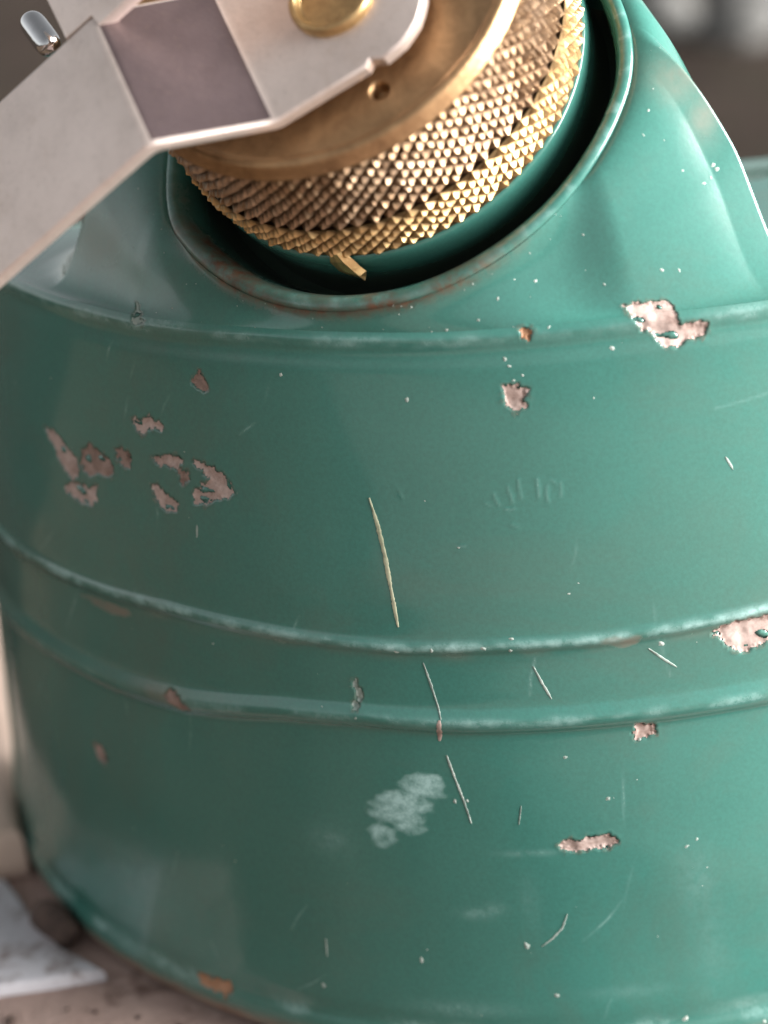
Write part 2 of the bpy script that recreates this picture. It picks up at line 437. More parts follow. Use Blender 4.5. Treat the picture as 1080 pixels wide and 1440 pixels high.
FLECKS = [((-28.43, -65.87, 26.71), 0.2), ((-16.39, -70.01, 24.54), 0.27), ((-6.71, -71.09, 28.09), 0.27), ((-6.38, -71.27, 27.41), 0.23), ((-6.11, -71.5, 26.04), 0.17), ((-5.2, -71.52, 26.46), 0.17), ((3.4, -71.29, 28.23), 0.27), ((-2.31, -71.0, 30.82), 0.2), ((-8.81, -70.2, 31.88), 0.17), ((-11.9, -69.89, 31.09), 0.17), ((-8.79, -74.43, 0.66), 0.27), ((-8.98, -74.58, -0.55), 0.27), ((-11.56, -74.35, -0.17), 0.31), ((-16.64, -73.44, -0.34), 0.24), ((-20.1, -72.56, -0.6), 0.31), ((-4.75, -74.62, -12.76), 0.24), ((-0.95, -75.0, -17.61), 0.28), ((-10.52, -75.38, -33.52), 0.47), ((-21.52, -73.16, -35.57), 0.33), ((-8.02, -76.32, -39.14), 0.29), ((4.83, -76.66, -43.09), 0.4), ((-25.09, -71.46, -8.0), 0.21), ((2.72, -74.6, -11.56), 0.21), ((-39.31, -63.64, -2.26), 0.18), ((5.6, -74.54, -1.31), 0.31), ((-16.14, -73.4, -17.28), 0.28), ((-14.92, -73.65, -17.18), 0.21), ((-2.84, -74.42, 4.86), 0.14), ((-12.94, -72.64, 9.95), 0.17), ((1.25, -72.08, 23.73), 0.13), ((7.51, -74.91, -23.23), 0.18), ((6.45, -75.06, -23.85), 0.28), ((-32.41, -69.59, -39.94), 0.3), ((12.89, -76.1, -44.74), 0.22), ((8.74, -68.41, 34.5), 0.2), ((10.35, -68.06, 34.23), 0.2), ((3.22, -69.27, 33.91), 0.17), ((-3.17, -69.32, 34.91), 0.2), ((-6.82, -69.86, 33.69), 0.17), ((11.53, -65.1, 43.01), 0.17), ((14.51, -63.92, 42.95), 0.23), ((14.82, -64.0, 42.53), 0.27), ((14.19, -64.47, 41.88), 0.2), ((13.46, -64.93, 41.53), 0.2), ((23.2, -16.22, 27.72), 0.25), ((8.86, -63.17, 48.62), 0.17), ((8.16, -64.55, 46.64), 0.17), ((1.66, -68.2, 38.62), 0.13)]
BLOBS = [((-19.43, -72.56, -15.88), 2.47, 1.65, 1, 'wear_glint'), ((-21.92, -71.98, -18.83), 3.11, 2.41, 1, 'wear_glint'), ((-23.78, -71.52, -21.65), 1.95, 1.51, 0.9, 'wear_glint'), ((-20.48, -72.35, -17.53), 2.34, 1.8, 1, 'wear_glint'), ((-29.53, -69.41, -22.68), 2.33, 1.83, 0.16, 'wear_glint'), ((-15.15, -74.31, -29.93), 1.9, 0.68, 0.22, 'wear_glint'), ((-13.29, -74.63, -29.32), 1.16, 0.68, 0.2, 'wear_glint'), ((-9.24, -74.89, -23.09), 2.99, 0.37, 0.2, 'wear_glint'), ((7.15, -75.26, -27.94), 1.87, 3.72, 0.1, 'wear_glint'), ((-45.99, -59.92, -9.7), 3.67, 1.22, 0.45, 'dust_tan'), ((-51.55, -54.06, -1.49), 3.98, 0.72, 0.7, 'dust_tan'), ((1.63, -75.03, -0.49), 2.07, 0.77, 0.7, 'dust_tan'), ((-52.36, -55.17, -34.99), 5.21, 4.82, 0.12, 'wear_glint'), ((8.06, -75.66, -35.37), 2.18, 6.71, 0.06, 'wear_glint'), ((-17.88, -74.82, -40.86), 5.23, 0.91, 0.2, 'wear_glint'), ((11.2, -75.92, -42.58), 3.7, 0.93, 0.2, 'wear_glint'), ((-1.0, -76.66, -39.24), 4.34, 0.74, 0.12, 'wear_glint'), ((-67.24, -35.74, -34.79), 4.98, 10.16, 0.25, 'dust_tan'), ((-13.42, -74.47, -8.19), 4.22, 0.43, 0.49, 'wear_glint'), ((-20.31, -68.34, 30.36), 4.17, 0.34, 0.35, 'wear_glint'), ((-40.09, -58.93, 30.65), 4.44, 0.65, 0.25, 'wear_glint'), ((16.35, -69.36, 30.18), 4.11, 0.6, 0.3, 'wear_glint'), ((-9.78, -75.14, -28.7), 1.15, 3.0, 0.07, 'wear_glint')]  # thin pale entry on the lower rib paints in its wet glint
BLOBS_TOP = [((12.08, -60.76, 50.82), 3.29, 2.49, 0.5, 'dust_tan'), ((14.07, -62.23, 47.2), 1.53, 2.43, 0.5, 'dust_tan'), ((-47.23, -48.06, 36.38), 11.61, 3.62, 0.35, 'dust_tan'), ((-34.68, -55.03, 37.34), 3.44, 2.25, 0.1, 'wear_glint')]  # hump entries tint its upper right side tan
STROKES = [
    (0.20, 0.32, [(-4.81, -72.9, 16.46), (-4.76, -73.01, 15.61), (-4.78, -73.13, 14.64)]),
    (0.17, 0.25, [(-3.87, -73.06, 15.69), (-4.09, -73.16, 14.8), (-3.89, -73.26, 14.08)]),
    (0.17, 0.25, [(-3.48, -73.02, 16.23), (-3.05, -73.09, 15.84)]),
    (0.17, 0.25, [(-2.63, -73.1, 15.95), (-2.69, -73.26, 14.56)]),
    (0.17, 0.22, [(-9.06, -72.6, 15.21), (-8.87, -72.73, 14.43), (-8.64, -72.81, 14.0)]),
    (0.20, 0.28, [(-7.65, -72.71, 15.78), (-7.46, -72.83, 15.0), (-7.32, -72.93, 14.29)]),
    (0.17, 0.25, [(-6.57, -72.75, 16.42), (-6.54, -72.88, 15.37), (-6.48, -72.99, 14.6)]),
    (0.17, 0.30, [(-8.07, -72.93, 13.62), (-7.67, -73.0, 13.46), (-7.18, -73.03, 13.65)]),
    (0.17, 0.20, [(-7.61, -73.18, 12.05), (-7.09, -73.28, 11.74)]),
    (0.14, 0.20, [(-9.91, -72.6, 14.26), (-9.46, -72.7, 13.96)]),
    (0.14, 0.20, [(-13.28, -72.57, 9.95), (-12.24, -72.75, 10.08)]),
    (0.14, 0.15, [(-18.19, -70.74, 15.62), (-17.85, -70.91, 14.91)]),
]
#MARKS-END#

def seg_dist(P, poly):
    """distance of points P (n,3) to an open polyline"""
    best = np.full(len(P), 1e9)
    poly = np.asarray(poly, float)
    for a, b in zip(poly[:-1], poly[1:]):
        ab = b - a
        t = np.clip(((P - a) @ ab) / max(ab @ ab, 1e-9), 0, 1)
        d = np.linalg.norm(P - a - t[:, None] * ab, axis=1)
        best = np.minimum(best, d)
    return best

# ------------------------------------------------------------------ the tank
tank = thing('fuel_tank', (0, 0, -48.2 * MM))
tag(tank, 'green painted metal fuel tank with chipped paint and a brass filler cap', 'fuel tank')
OFF = np.array([0, 0, -48.2])      # children are given in coordinates of the tank's base

def part(name, P_mm, faces, mat, parent=tank, **k):
    off = OFF if parent is not None else 0
    return link_mesh(name, (np.asarray(P_mm).reshape(-1, 3) - off) * MM, faces, mat, parent, **k)

# wall
nth, npz = len(TH), len(PR)
T2, R2 = np.meshgrid(TH, PR[:, 0], indexing='ij')
_, Z2 = np.meshgrid(TH, PR[:, 1], indexing='ij')
WP = wall_point(T2, R2, Z2)
WPf = WP.reshape(-1, 3)
wear_glint = np.zeros(len(WPf)); dust_tan = np.zeros(len(WPf)); rust = np.zeros(len(WPf)); deep_tone = np.zeros(len(WPf))
zf, tf = Z2.ravel(), T2.ravel()
nz = SNoise(6, 20, 8); nz2 = SNoise(1.6, 20, 9)
nv1 = nz(WPf); nv2 = nz2(WPf)
# pale ridges: rubbed paint, plus gloss highlights painted in along the rings
wear_glint += np.exp(-((zf - 0.30) / 0.42) ** 2) * np.clip(0.46 + 0.30 * nv1 + 0.20 * nv2, 0, 1) * 0.9
wear_glint += np.exp(-((zf + 8.4) / 0.50) ** 2) * np.clip(0.22 + 0.26 * nv1 + 0.14 * nv2, 0, 1) * 0.7 * (0.25 + 0.75 * smooth(tf, -130, -110))
wear_glint += np.exp(-((zf - 30.0) / 0.50) ** 2) * np.clip(0.24 + 0.22 * nv1 + 0.14 * nv2, 0, 1) * 0.6
dust_tan += np.exp(-((zf + 0.7) / 0.6) ** 2) * np.clip(0.12 + 0.3 * nv1, 0, 1) * 0.5
rust += np.exp(-((zf + 47.2) / 1.1) ** 2) * np.clip(0.5 + 0.4 * nv1 + 0.3 * nv2, 0, 1)
dust_tan += smooth(-tf, 146, 172) * 0.35 * (zf < -9)
dust_tan += np.exp(-((zf + 46.2) / 1.0) ** 2) * 0.55
dust_tan += np.exp(-((zf + 46.7) / 0.8) ** 2) * 0.9 * smooth(-tf, 116, 124) * (1 - smooth(-tf, 150, 160))
wear_glint += np.exp(-((zf + 43.6) / 0.9) ** 2) * np.clip(0.08 + 0.5 * nv1 + 0.2 * nv2, 0, 1) * 0.5
# top sheet: from the shoulder seam up to the lip of the filler well
OC = np.array([-16.6, -42.0])
nphi = 900
phi = np.linspace(0, 2 * np.pi, nphi, endpoint=False)
RLIP, WLIP = 26.3, -1.25
LIPS = 1 - 0.115 * np.maximum(smooth(np.sin(phi + 0.30), 0.0, 0.80), smooth(np.cos(phi - 2.80), 0.58, 0.97))          # the well is a little narrower at the back
D0 = capP(RLIP * LIPS * np.cos(phi), RLIP * LIPS * np.sin(phi), WLIP)
loopT = WP[:, -1, :]
angT = np.unwrap(np.arctan2(loopT[:, 1] - OC[1], loopT[:, 0] - OC[0]))
angD = np.unwrap(np.arctan2(D0[:, 1] - OC[1], D0[:, 0] - OC[0]))
per = 2 * np.pi
aT = np.concatenate([angT - per, angT, angT + per])
def interpT(a):
    a = a - per * np.round((a - angT.mean()) / per)
    return np.stack([np.interp(a, aT, np.tile(loopT[:, k], 3)) for k in range(3)], -1)
T0 = interpT(angD)
rad = np.cos(phi)[:, None] * E1 + np.sin(phi)[:, None] * E2
chord = T0 - D0
L = np.linalg.norm(chord, axis=1, keepdims=True)
beta = math.radians(68)
t0 = (math.cos(beta) * rad - math.sin(beta) * CA)
hout = np.stack([np.cos(angD), np.sin(angD), 0 * angD], -1)
gam = math.radians(1)
t1 = hout * math.cos(gam) - np.array([0, 0, 1]) * math.sin(gam)
t1 = t1 * smooth(L, 5, 14) + chord / L * (1 - smooth(L, 5, 14))
s0 = 0.9 * L; s1 = 1.15 * L
nt = 110
tt = np.linspace(0, 1, nt) ** 1.0
tt = tt[None, :, None]
TP = (2*tt**3-3*tt**2+1)*D0[:, None] + (tt**3-2*tt**2+tt)*(t0*s0)[:, None] + (-2*tt**3+3*tt**2)*T0[:, None] + (tt**3-tt**2)*(t1*s1)[:, None]
# the pressed hump that carries the well: it stands out of a flat shoulder
hv = (T0 - D0)[:, :2]
Lh = np.linalg.norm(hv, axis=1)[:, None]
sg = tt[..., 0] ** 1.15
pdeg = np.degrees(phi)
WID = np.interp(pdeg, [0, 8, 150, 205, 325, 350, 360], [0.5, 0.2, 0, 1, 1, 0.85, 0.5])[:, None]
HUMP = np.interp(pdeg, [0, 20, 45, 80, 140, 170, 205, 325, 350, 360], [14, 10.5, 6.5, 5, 8, 13, 24, 30, 26, 14])[:, None]
dd = sg * Lh
g_soft = 1 - smooth(dd, 0.0, np.minimum(HUMP, Lh))
qd = np.clip(dd / np.minimum(HUMP, Lh), 0, 1.6)
g_full = np.where(qd < 0.85, 1 - 0.96 * qd ** 2.1, (1 - 0.96 * 0.85 ** 2.1) * np.exp(-(np.maximum(qd, 0.85) - 0.85) * 5.2))
gg = (g_soft * WID + g_full * (1 - WID)) * (1 - smooth(sg, 0.55, 1.0))
zs = T0[:, None, 2][..., 0:1] * 0 + T0[:, 2:3] + (D0[:, 2:3] - T0[:, 2:3]) * gg + 1.2 * np.sin(np.pi * sg) ** 2
HP = np.concatenate([D0[:, None, :2] + sg[..., None] * hv[:, None, :], zs[..., None]], -1)
wH = smooth(Lh, 1.0, 6.0)[..., None]
TP = TP * (1 - wH) + HP * wH
TPf = TP.reshape(-1, 3)
TPf = TPf + (0.04 * n_und(TPf) * (np.sin(np.pi * np.broadcast_to(tt, (nphi, nt, 1)).ravel())))[:, None] * np.array([0, 0, 1])
z0 = np.zeros(len(TPf))
wear_t = np.zeros(len(TPf))
edge = np.broadcast_to(1 - tt, (nphi, nt, 1)).ravel()
lowphi = np.broadcast_to(smooth(np.cos(phi + 1.78), 0.55, 0.97)[:, None], (nphi, nt)).ravel()
dist_lip = np.linalg.norm(TPf - np.repeat(D0, nt, 0), axis=1)
rust_t = np.exp(-(dist_lip / 0.8) ** 2) * lowphi * 0.9
dust_tan_t = z0.copy()
WTAN = np.stack([-np.sin(np.radians(T2.ravel())), np.cos(np.radians(T2.ravel())), 0 * zf], -1)
vis_b = np.flatnonzero((tf > -176) & (tf < -60))
vis_t = np.flatnonzero(np.ones(len(TPf), bool))

# -- soft scuffs, rubbed, dusty and tan places, and a painted-in glint
for (p, rx, ry, st, kind) in BLOBS:
    p = np.array(p)
    d = WPf[vis_b] - p
    th0 = math.atan2(p[1], p[0]); tg = np.array([-math.sin(th0), math.cos(th0), 0])
    a = d @ tg; b = np.sqrt(np.maximum((d ** 2).sum(1) - a * a, 0))
    e = (a / rx) ** 2 + (b / ry) ** 2
    f = st * (np.exp(-e * 1.1) if st < 0.5 else 1 - smooth(e + 0.14 * nv1[vis_b] + 0.20 * nv2[vis_b], 0.40, 1.20))
    tgt = dict(wear_glint=wear_glint, dust_tan=dust_tan)[kind]
    tgt[vis_b] = np.maximum(tgt[vis_b], f)
for (p, rx, ry, st, kind) in BLOBS_TOP:
    d = TPf - np.array(p)
    a = d @ crv; b = np.sqrt(np.maximum((d ** 2).sum(1) - a * a, 0))
    f = st * np.exp(-((a / rx) ** 2 + (b / ry) ** 2))
    tgt = dict(wear_glint=wear_t, dust_tan=dust_tan_t)[kind]
    tgt[:] = np.maximum(tgt, f)
# -- faint stamped strokes in the middle of the wall
WN = np.stack([np.cos(np.radians(T2.ravel())), np.sin(np.radians(T2.ravel())), 0 * zf], -1)
for (w, st, poly) in STROKES:
    d = seg_dist(WPf[vis_b], poly)
    f = np.exp(-(d / (w * 0.7)) ** 2)
    wear_glint[vis_b] = np.maximum(wear_glint[vis_b], f * st * 0.6)
    WPf[vis_b] += WN[vis_b] * (f * 0.04)[:, None]

# -- hairline scuffs
gh = np.random.default_rng(404)
for k in range(34):
    th_, z_, ln, an = gh.uniform(-160, -72), gh.uniform(-42, 28), gh.uniform(2, 9), gh.normal(1.2, 0.5)
    p0 = wall_point(np.array([th_]), np.array([prof_r(z_)]), np.array([z_]))[0]
    tg = np.array([-math.sin(math.radians(th_)), math.cos(math.radians(th_)), 0])
    e_ = tg * math.cos(an) * ln + np.array([0, 0, 1.0]) * math.sin(an) * ln
    near = vis_b[np.linalg.norm(WPf[vis_b] - p0, axis=1) < ln]
    if len(near):
        bend = tg * gh.normal() * 0.06 * ln
        d = seg_dist(WPf[near], [p0 - e_ / 2, p0 + bend, p0 + e_ / 2])
        wear_glint[near] = np.maximum(wear_glint[near], gh.uniform(0.10, 0.30) * np.exp(-(d / 0.13) ** 2))

# -- chips: the paint is missing down to the primer, its edge a little lifted
from mathutils.bvhtree import BVHTree
def make_bvh(P, nu, nv, cols):
    idx = np.asarray(cols)
    sub = P.reshape(nu, nv, 3)[idx]
    f = grid_faces(len(idx), nv)
    return BVHTree.FromPolygons(sub.reshape(-1, 3).tolist(), f.tolist())
cols_b = np.flatnonzero((TH > -172) & (TH < -60))
bvh_b = make_bvh(WPf, nth, npz, cols_b)
bvh_t = make_bvh(TPf, nphi, nt, np.r_[np.arange(nphi), 0])
def surf(p, n):
    """surface point met from outside along -n"""
    best = None
    o = Vector(p + n * 4.0)
    for bv in (bvh_b, bvh_t):
        loc, nr, i, dist = bv.ray_cast(o, Vector(-n), 9.0)
        if loc is not None and (best is None or dist < best[1]):
            best = (np.array(loc), dist)
    return None if best is None else best[0]
def near_n(p):
    best = None
    for bv in (bvh_b, bvh_t):
        loc, nr, i, dist = bv.find_nearest(Vector(p))
        if loc is not None and (best is None or dist < best[1]):
            best = (np.array(nr), dist)
    n = best[0]
    return n if n @ (np.array([0, -0.27622654, 0.10312504]) * 1000 - np.array(p)) > 0 else -n

def poly_sdf(Q, poly):
    """signed distance (negative inside) of 2D points to a closed polygon"""
    d = np.full(len(Q), 1e9); ins = np.zeros(len(Q), bool)
    for a, b in zip(poly, np.roll(poly, -1, 0)):
        ab = b - a
        t = np.clip(((Q - a) @ ab) / max(ab @ ab, 1e-9), 0, 1)
        d = np.minimum(d, np.hypot(*(Q - a - t[:, None] * ab).T))
        c = ((a[1] > Q[:, 1]) != (b[1] > Q[:, 1])) & (Q[:, 0] < (b[0] - a[0]) * (Q[:, 1] - a[1]) / (b[1] - a[1] + 1e-12) + a[0])
        ins ^= c
    return np.where(ins, -d, d)

n_edge = SNoise(1.1, 18, 31, 2); n_fl = SNoise(3.0, 8, 32, 2); n_fl2 = SNoise(0.7, 14, 33, 2)
chip_meshes, dents = [], []
for (kind, label, poly3) in CHIPS:
    P3 = np.array(poly3)
    c = P3.mean(0)
    n = np.mean([near_n(p) for p in P3], 0); n /= np.linalg.norm(n)
    U = crv - crv @ n * n; U /= np.linalg.norm(U); V = np.cross(n, U)
    q2 = np.stack([(P3 - c) @ U, (P3 - c) @ V], -1)
    lo, hi = q2.min(0) - 0.3, q2.max(0) + 0.3
    st = max(0.10, float(np.max(hi - lo)) / 90)
    gu, gv = np.arange(lo[0], hi[0], st), np.arange(lo[1], hi[1], st)
    GU, GV = np.meshgrid(gu, gv, indexing='ij')
    Q = np.stack([GU.ravel(), GV.ravel()], -1)
    sd = poly_sdf(Q, q2) + 0.10 * n_edge(Q + 37 * len(chip_meshes)) + 0.06 * n_edge(Q * 2.7)
    isl = n_fl(Q * np.array([0.75, 1.6]) + 5 * len(chip_meshes))           # islands of paint that held on
    keep = (sd < 0.02) & ~((isl > 1.35) & (sd < -0.25))
    idx = -np.ones(len(Q), int); pts = []
    for k in np.flatnonzero(keep):
        sp = surf(c + Q[k, 0] * U + Q[k, 1] * V, n)
        if sp is None:
            continue
        inn = smooth(-sd[k], 0.0, 0.35)
        h = -0.02 - 0.12 * inn + (0.045 * n_fl(Q[k][None] + 11 * len(chip_meshes))[0] + 0.007 * n_fl2(Q[k][None])[0]) * inn
        idx[k] = len(pts)
        pts.append(sp + n * h)
    I = idx.reshape(GU.shape)
    a, b, c2, d2 = I[:-1, :-1].ravel(), I[1:, :-1].ravel(), I[1:, 1:].ravel(), I[:-1, 1:].ravel()
    ok = (a >= 0) & (b >= 0) & (c2 >= 0) & (d2 >= 0)
    if ok.sum() > 3:
        chip_meshes.append((kind, label, np.array(pts), np.stack([a, b, c2, d2], -1)[ok]))
    dents.append((c, U, V, n, q2, 37 * (len(chip_meshes) - 1), np.abs(q2).max() + 1.5))
for (c, U, V, n, q2, sh, rr) in dents:
    for P, sel, ru in ((WPf, vis_b, rust), (TPf, vis_t, rust_t)):
        k = sel[np.linalg.norm(P[sel] - c, axis=1) < rr * 1.45]
        if not len(k):
            continue
        Q = np.stack([(P[k] - c) @ U, (P[k] - c) @ V], -1)
        sd = poly_sdf(Q, q2) + 0.10 * n_edge(Q + sh) + 0.06 * n_edge(Q * 2.7)
        hold = smooth(n_fl(Q * np.array([0.75, 1.6]) + 5 * (sh // 37)), 1.15, 1.45) * (1 - smooth(sd, -0.40, -0.20))
        P[k] += n * (-0.45 * (1 - hold) * (1 - smooth(sd, -0.30, 0.0)) + 0.028 * np.exp(-((sd - 0.12) / 0.14) ** 2))[:, None]
        ru[k] = np.maximum(ru[k], 0.5 * np.exp(-((sd - 0.03) / 0.15) ** 2))

body = part('tank_body', WPf, grid_faces(nth, npz, True), M_PAINT,
            attrs=dict(wear_glint=wear_glint, dust_tan=dust_tan, rust=rust, deep_tone=deep_tone))
top = part('tank_top', TPf, grid_faces(nphi, nt, True, True), M_PAINT,
           attrs=dict(wear_glint=wear_t, dust_tan=dust_tan_t, rust=rust_t, deep_tone=z0))
for (kind, label, P, F) in chip_meshes:
    o = part('paint_chip', P, F, dict(plain=M_CHIP, dull=M_CHIPDULL, rust=M_CHIPRUST, pale=M_FLECK)[kind], body)
    if label:
        o['label'] = label

# -- scratches: thin furrows with pale lifted edges
def ribbon(poly, width, mat, seed):
    g = np.random.default_rng(seed)
    P = np.array(poly, float)
    seg = np.r_[0, np.cumsum(np.linalg.norm(np.diff(P, axis=0), axis=1))]
    m = max(5, int(seg[-1] / 0.22))
    t = np.linspace(0, seg[-1], m)
    line = np.stack([np.interp(t, seg, P[:, k]) for k in range(3)], -1)
    pts, ws = [], np.sin(np.pi * np.linspace(0.06, 0.97, m)) ** 0.5 * (0.75 + 0.25 * np.cumsum(g.normal(size=m)) / math.sqrt(m)) * width
    ws = np.clip(ws * g.uniform(0.75, 1.2, m), 0.25 * width, 1.2 * width)
    for k in range(m):
        n = near_n(line[k])
        tg = line[min(k + 1, m - 1)] - line[max(k - 1, 0)]
        sd = np.cross(n, tg); sd /= np.linalg.norm(sd)
        for o_, h in ((-0.5, -0.01), (-0.28, 0.045), (0.0, 0.012), (0.3, 0.05), (0.5, -0.01)):
            p = line[k] + sd * (o_ * ws[k] + g.normal() * 0.012)
            sp = surf(p, n)
            pts.append((p if sp is None else sp) + n * h)
    return part('scratch', np.array(pts), grid_faces(m, 5), mat, body)
for k, (w, kind, poly) in enumerate(SCRATCHES):
    if len(poly) > 1:
        ribbon(poly, w * 1.45, dict(tan=M_SCRATCH, pale=M_FLECK, pink=M_CHIP)[kind], 100 + k)

# -- small pale nicks and grit, too many and too small to count
def flecks():
    g = np.random.default_rng(77)
    V, F = [], []
    spots = [(np.array(p), r, 1.0) for p, r in FLECKS]
    tb = g.choice(vis_b[(zf[vis_b] > -44)], 60)
    spots += [(WPf[k], g.uniform(0.03, 0.10), 0.7) for k in tb]
    tk = g.choice(np.flatnonzero(dist_lip < 9), 60)
    spots += [(TPf[k], g.uniform(0.03, 0.11), 0.7) for k in tk]
    for p, r, el in spots:
        n = near_n(p)
        U = crv - crv @ n * n; U /= np.linalg.norm(U); W = np.cross(n, U)
        sp = surf(p, n)
        if sp is None:
            continue
        k0 = len(V); m = 9; a0 = g.uniform(0, 6.28); asp = g.uniform(0.45, 1.0)
        V.append(sp + n * (0.03 + 0.12 * r))
        for i in range(m):
            a = 2 * math.pi * i / m
            rr = r * g.uniform(0.65, 1.2)
            x, y = rr * math.cos(a), rr * asp * math.sin(a)
            x, y = x * math.cos(a0) - y * math.sin(a0), x * math.sin(a0) + y * math.cos(a0)
            V.append(sp + U * x + W * y + n * 0.004)
        for i in range(m):
            F.append((k0, k0 + 1 + i, k0 + 1 + (i + 1) % m))
    o = part('paint_flecks', np.array(V), F, M_FLECK, body, smooth=False)
    o['kind'] = 'stuff'
flecks()

# filler well: rolled lip, dished wall and floor
WELL = densify([(26.3, -1.25), (26.1, -0.90), (25.7, -0.70), (25.2, -0.74), (24.75, -1.1), (24.25, -1.9), (23.7, -3.3), (23.1, -5.2),
                (22.5, -7.6), (21.7, -9.3), (20.4, -10.0)], 0.2)
PH2, WR = np.meshgrid(phi, WELL[:, 0], indexing='ij')
_, WW = np.meshgrid(phi, WELL[:, 1], indexing='ij')
WRS = WR * (1 + (LIPS[:, None] - 1) * smooth(WR, 21.5, 24.5))
WRS = np.where(np.arange(WR.shape[1])[None, :] == 0, WRS - 0.04, WRS)
WLP = capP(WRS * np.cos(PH2), WRS * np.sin(PH2), WW + 0.05 * np.sin(5 * PH2) + 0.03 * np.sin(11 * PH2 + 1)).reshape(-1, 3)
lo2 = smooth(np.cos(PH2 + 1.85), 0.45, 0.9).ravel()
wz = WW.ravel()
rust_w = np.clip(lo2 * (np.exp(-((wz + 1.6) / 1.5) ** 2)) * (0.75 + 0.35 * nz(WLP)), 0, 1)
deep_tone_w = smooth(-wz, 2.2, 6.5) * 0.92  # colour darkens with depth in the well
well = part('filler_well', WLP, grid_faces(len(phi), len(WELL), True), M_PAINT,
            attrs=dict(wear_glint=np.clip(np.exp(-((wz + .75) / .35) ** 2) * (0.1 + .25 * nz2(WLP)), 0, 1) * .5, dust_tan=np.zeros(len(wz)), rust=rust_w, deep_tone=deep_tone_w))
# neck
NECK = densify([(20.6, -10.3), (20.7, -6.0), (21.0, -3.4), (21.1, -1.2), (20.8, -0.62), (18.2, -0.60)], 0.25)
PH3, NR = np.meshgrid(phi[::3], NECK[:, 0], indexing='ij')
_, NW = np.meshgrid(phi[::3], NECK[:, 1], indexing='ij')
NP_ = capP(NR * np.cos(PH3), NR * np.sin(PH3), NW).reshape(-1, 3)
zz0 = np.zeros(len(NP_))
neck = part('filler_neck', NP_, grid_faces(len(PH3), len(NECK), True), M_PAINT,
            attrs=dict(wear_glint=zz0, dust_tan=zz0, rust=zz0, deep_tone=smooth(-NW.ravel(), 3.0, 6.0)))  # neck colour darkens towards its foot

# ------------------------------------------------------------------ filler cap
HOLE = (6.9, -13.4)    # cap-frame position of the small pit in the face
face_prof = densify([(0.3, 15.15), (8, 15.15), (14, 15.15), (18.3, 15.15), (18.9, 15.25), (19.3, 15.75), (19.75, 15.78), (20.05, 15.6), (20.5, 14.75), (20.72, 14.35), (20.2, 13.8)], 0.16)
pc = np.linspace(0, 2 * np.pi, 900, endpoint=False)
PF, FR = np.meshgrid(pc, face_prof[:, 0], indexing='ij')
_, FW = np.meshgrid(pc, face_prof[:, 1], indexing='ij')
FU, FV = FR * np.cos(PF), FR * np.sin(PF)
dh = np.hypot(FU - HOLE[0], FV - HOLE[1])
FW = FW - 1.6 * (1 - smooth(dh, 0.72, 1.0))
FW = FW + 0.012 * np.sin(FR * 14.0) * (FR < 18.2)         # lathe rings
cap = part('filler_cap', capP(FU, FV, FW), grid_faces(len(pc), len(face_prof), True), M_BRASS)

def knurl(name, N, rows, w_lo, dw, r_lo, r_hi, depth, mat, parent, phase=0, tip=0.22, seed=0):
    """diamond knurling: one four-sided pyramid with a worn tip per lattice cell; rows overlap by half a cell"""
    g = np.random.default_rng(seed)
    V, F, Q = [], [], []
    du = 2 * math.pi / N
    wtop = w_lo + dw * (rows + 1)
    def P(a, w, h):
        f = (w - w_lo) / (wtop - w_lo)
        r = r_lo + (r_hi - r_lo) * f + h
        return capP(r * math.cos(a), r * math.sin(a), w)
    wob = {}
    def corner(i, j):
        k = (i % (2 * N), j)
        if k not in wob:
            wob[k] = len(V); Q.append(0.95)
            V.append(P(i * du / 2 + phase + g.normal() * 0.004, w_lo + dw * j + g.normal() * 0.025 * (0 < j < rows + 1), -depth * g.uniform(0.85, 1.1)))
        return wob[k]
    for j in range(rows):
        for i in range(N):
            ci = 2 * i + (j % 2)          # centre column
            cj = j + 1
            lt, rt, dn, up = corner(ci - 1, cj), corner(ci + 1, cj), corner(ci, cj - 1), corner(ci, cj + 1)
            a0 = ci * du / 2 + phase + g.normal() * 0.005
            w0 = w_lo + dw * cj + g.normal() * 0.04
            h = depth * g.uniform(-0.30, 0.05)
            t_ = tip * g.uniform(0.6, 1.5)
            k = len(V)
            for da, dwv in ((-t_, 0), (0, -t_), (t_, 0), (0, t_)):
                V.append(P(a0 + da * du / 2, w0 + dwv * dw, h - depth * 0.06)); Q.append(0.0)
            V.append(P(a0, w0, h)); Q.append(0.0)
            L_, D_, R_, U_ = k, k + 1, k + 2, k + 3
            F += [(lt, dn, D_, L_), (dn, rt, R_, D_), (rt, up, U_, R_), (up, lt, L_, U_)]
            F += [(L_, D_, k + 4), (D_, R_, k + 4), (R_, U_, k + 4), (U_, L_, k + 4)]
    # half cells closing the two straight ends
    for (j, sgn) in ((0, 1), (rows + 1, -1)):
        for i in range(N):
            par = (0 if j == 0 else (rows - 1) % 2)
            ci = 2 * i + par
            a, b = corner(ci, j), corner(ci + 2, j)
            m = corner(ci + 1, j + sgn)
            F.append((a, b, m) if sgn < 0 else (b, a, m))
    o = part(name, np.array(V), F, mat, parent, smooth=False, attrs=dict(dirt=Q))
    return o

NK = 78
kn = knurl('knurled_band', NK, 12, 4.55, 0.755, 21.2, 20.85, 0.72, M_KNURL, cap, 0.0, 0.15, 1)
kr = knurl('knurled_rim', NK, 7, -0.55, 0.70, 21.35, 21.5, 0.60, M_BRIGHT, cap, 0.0, 0.18, 2)
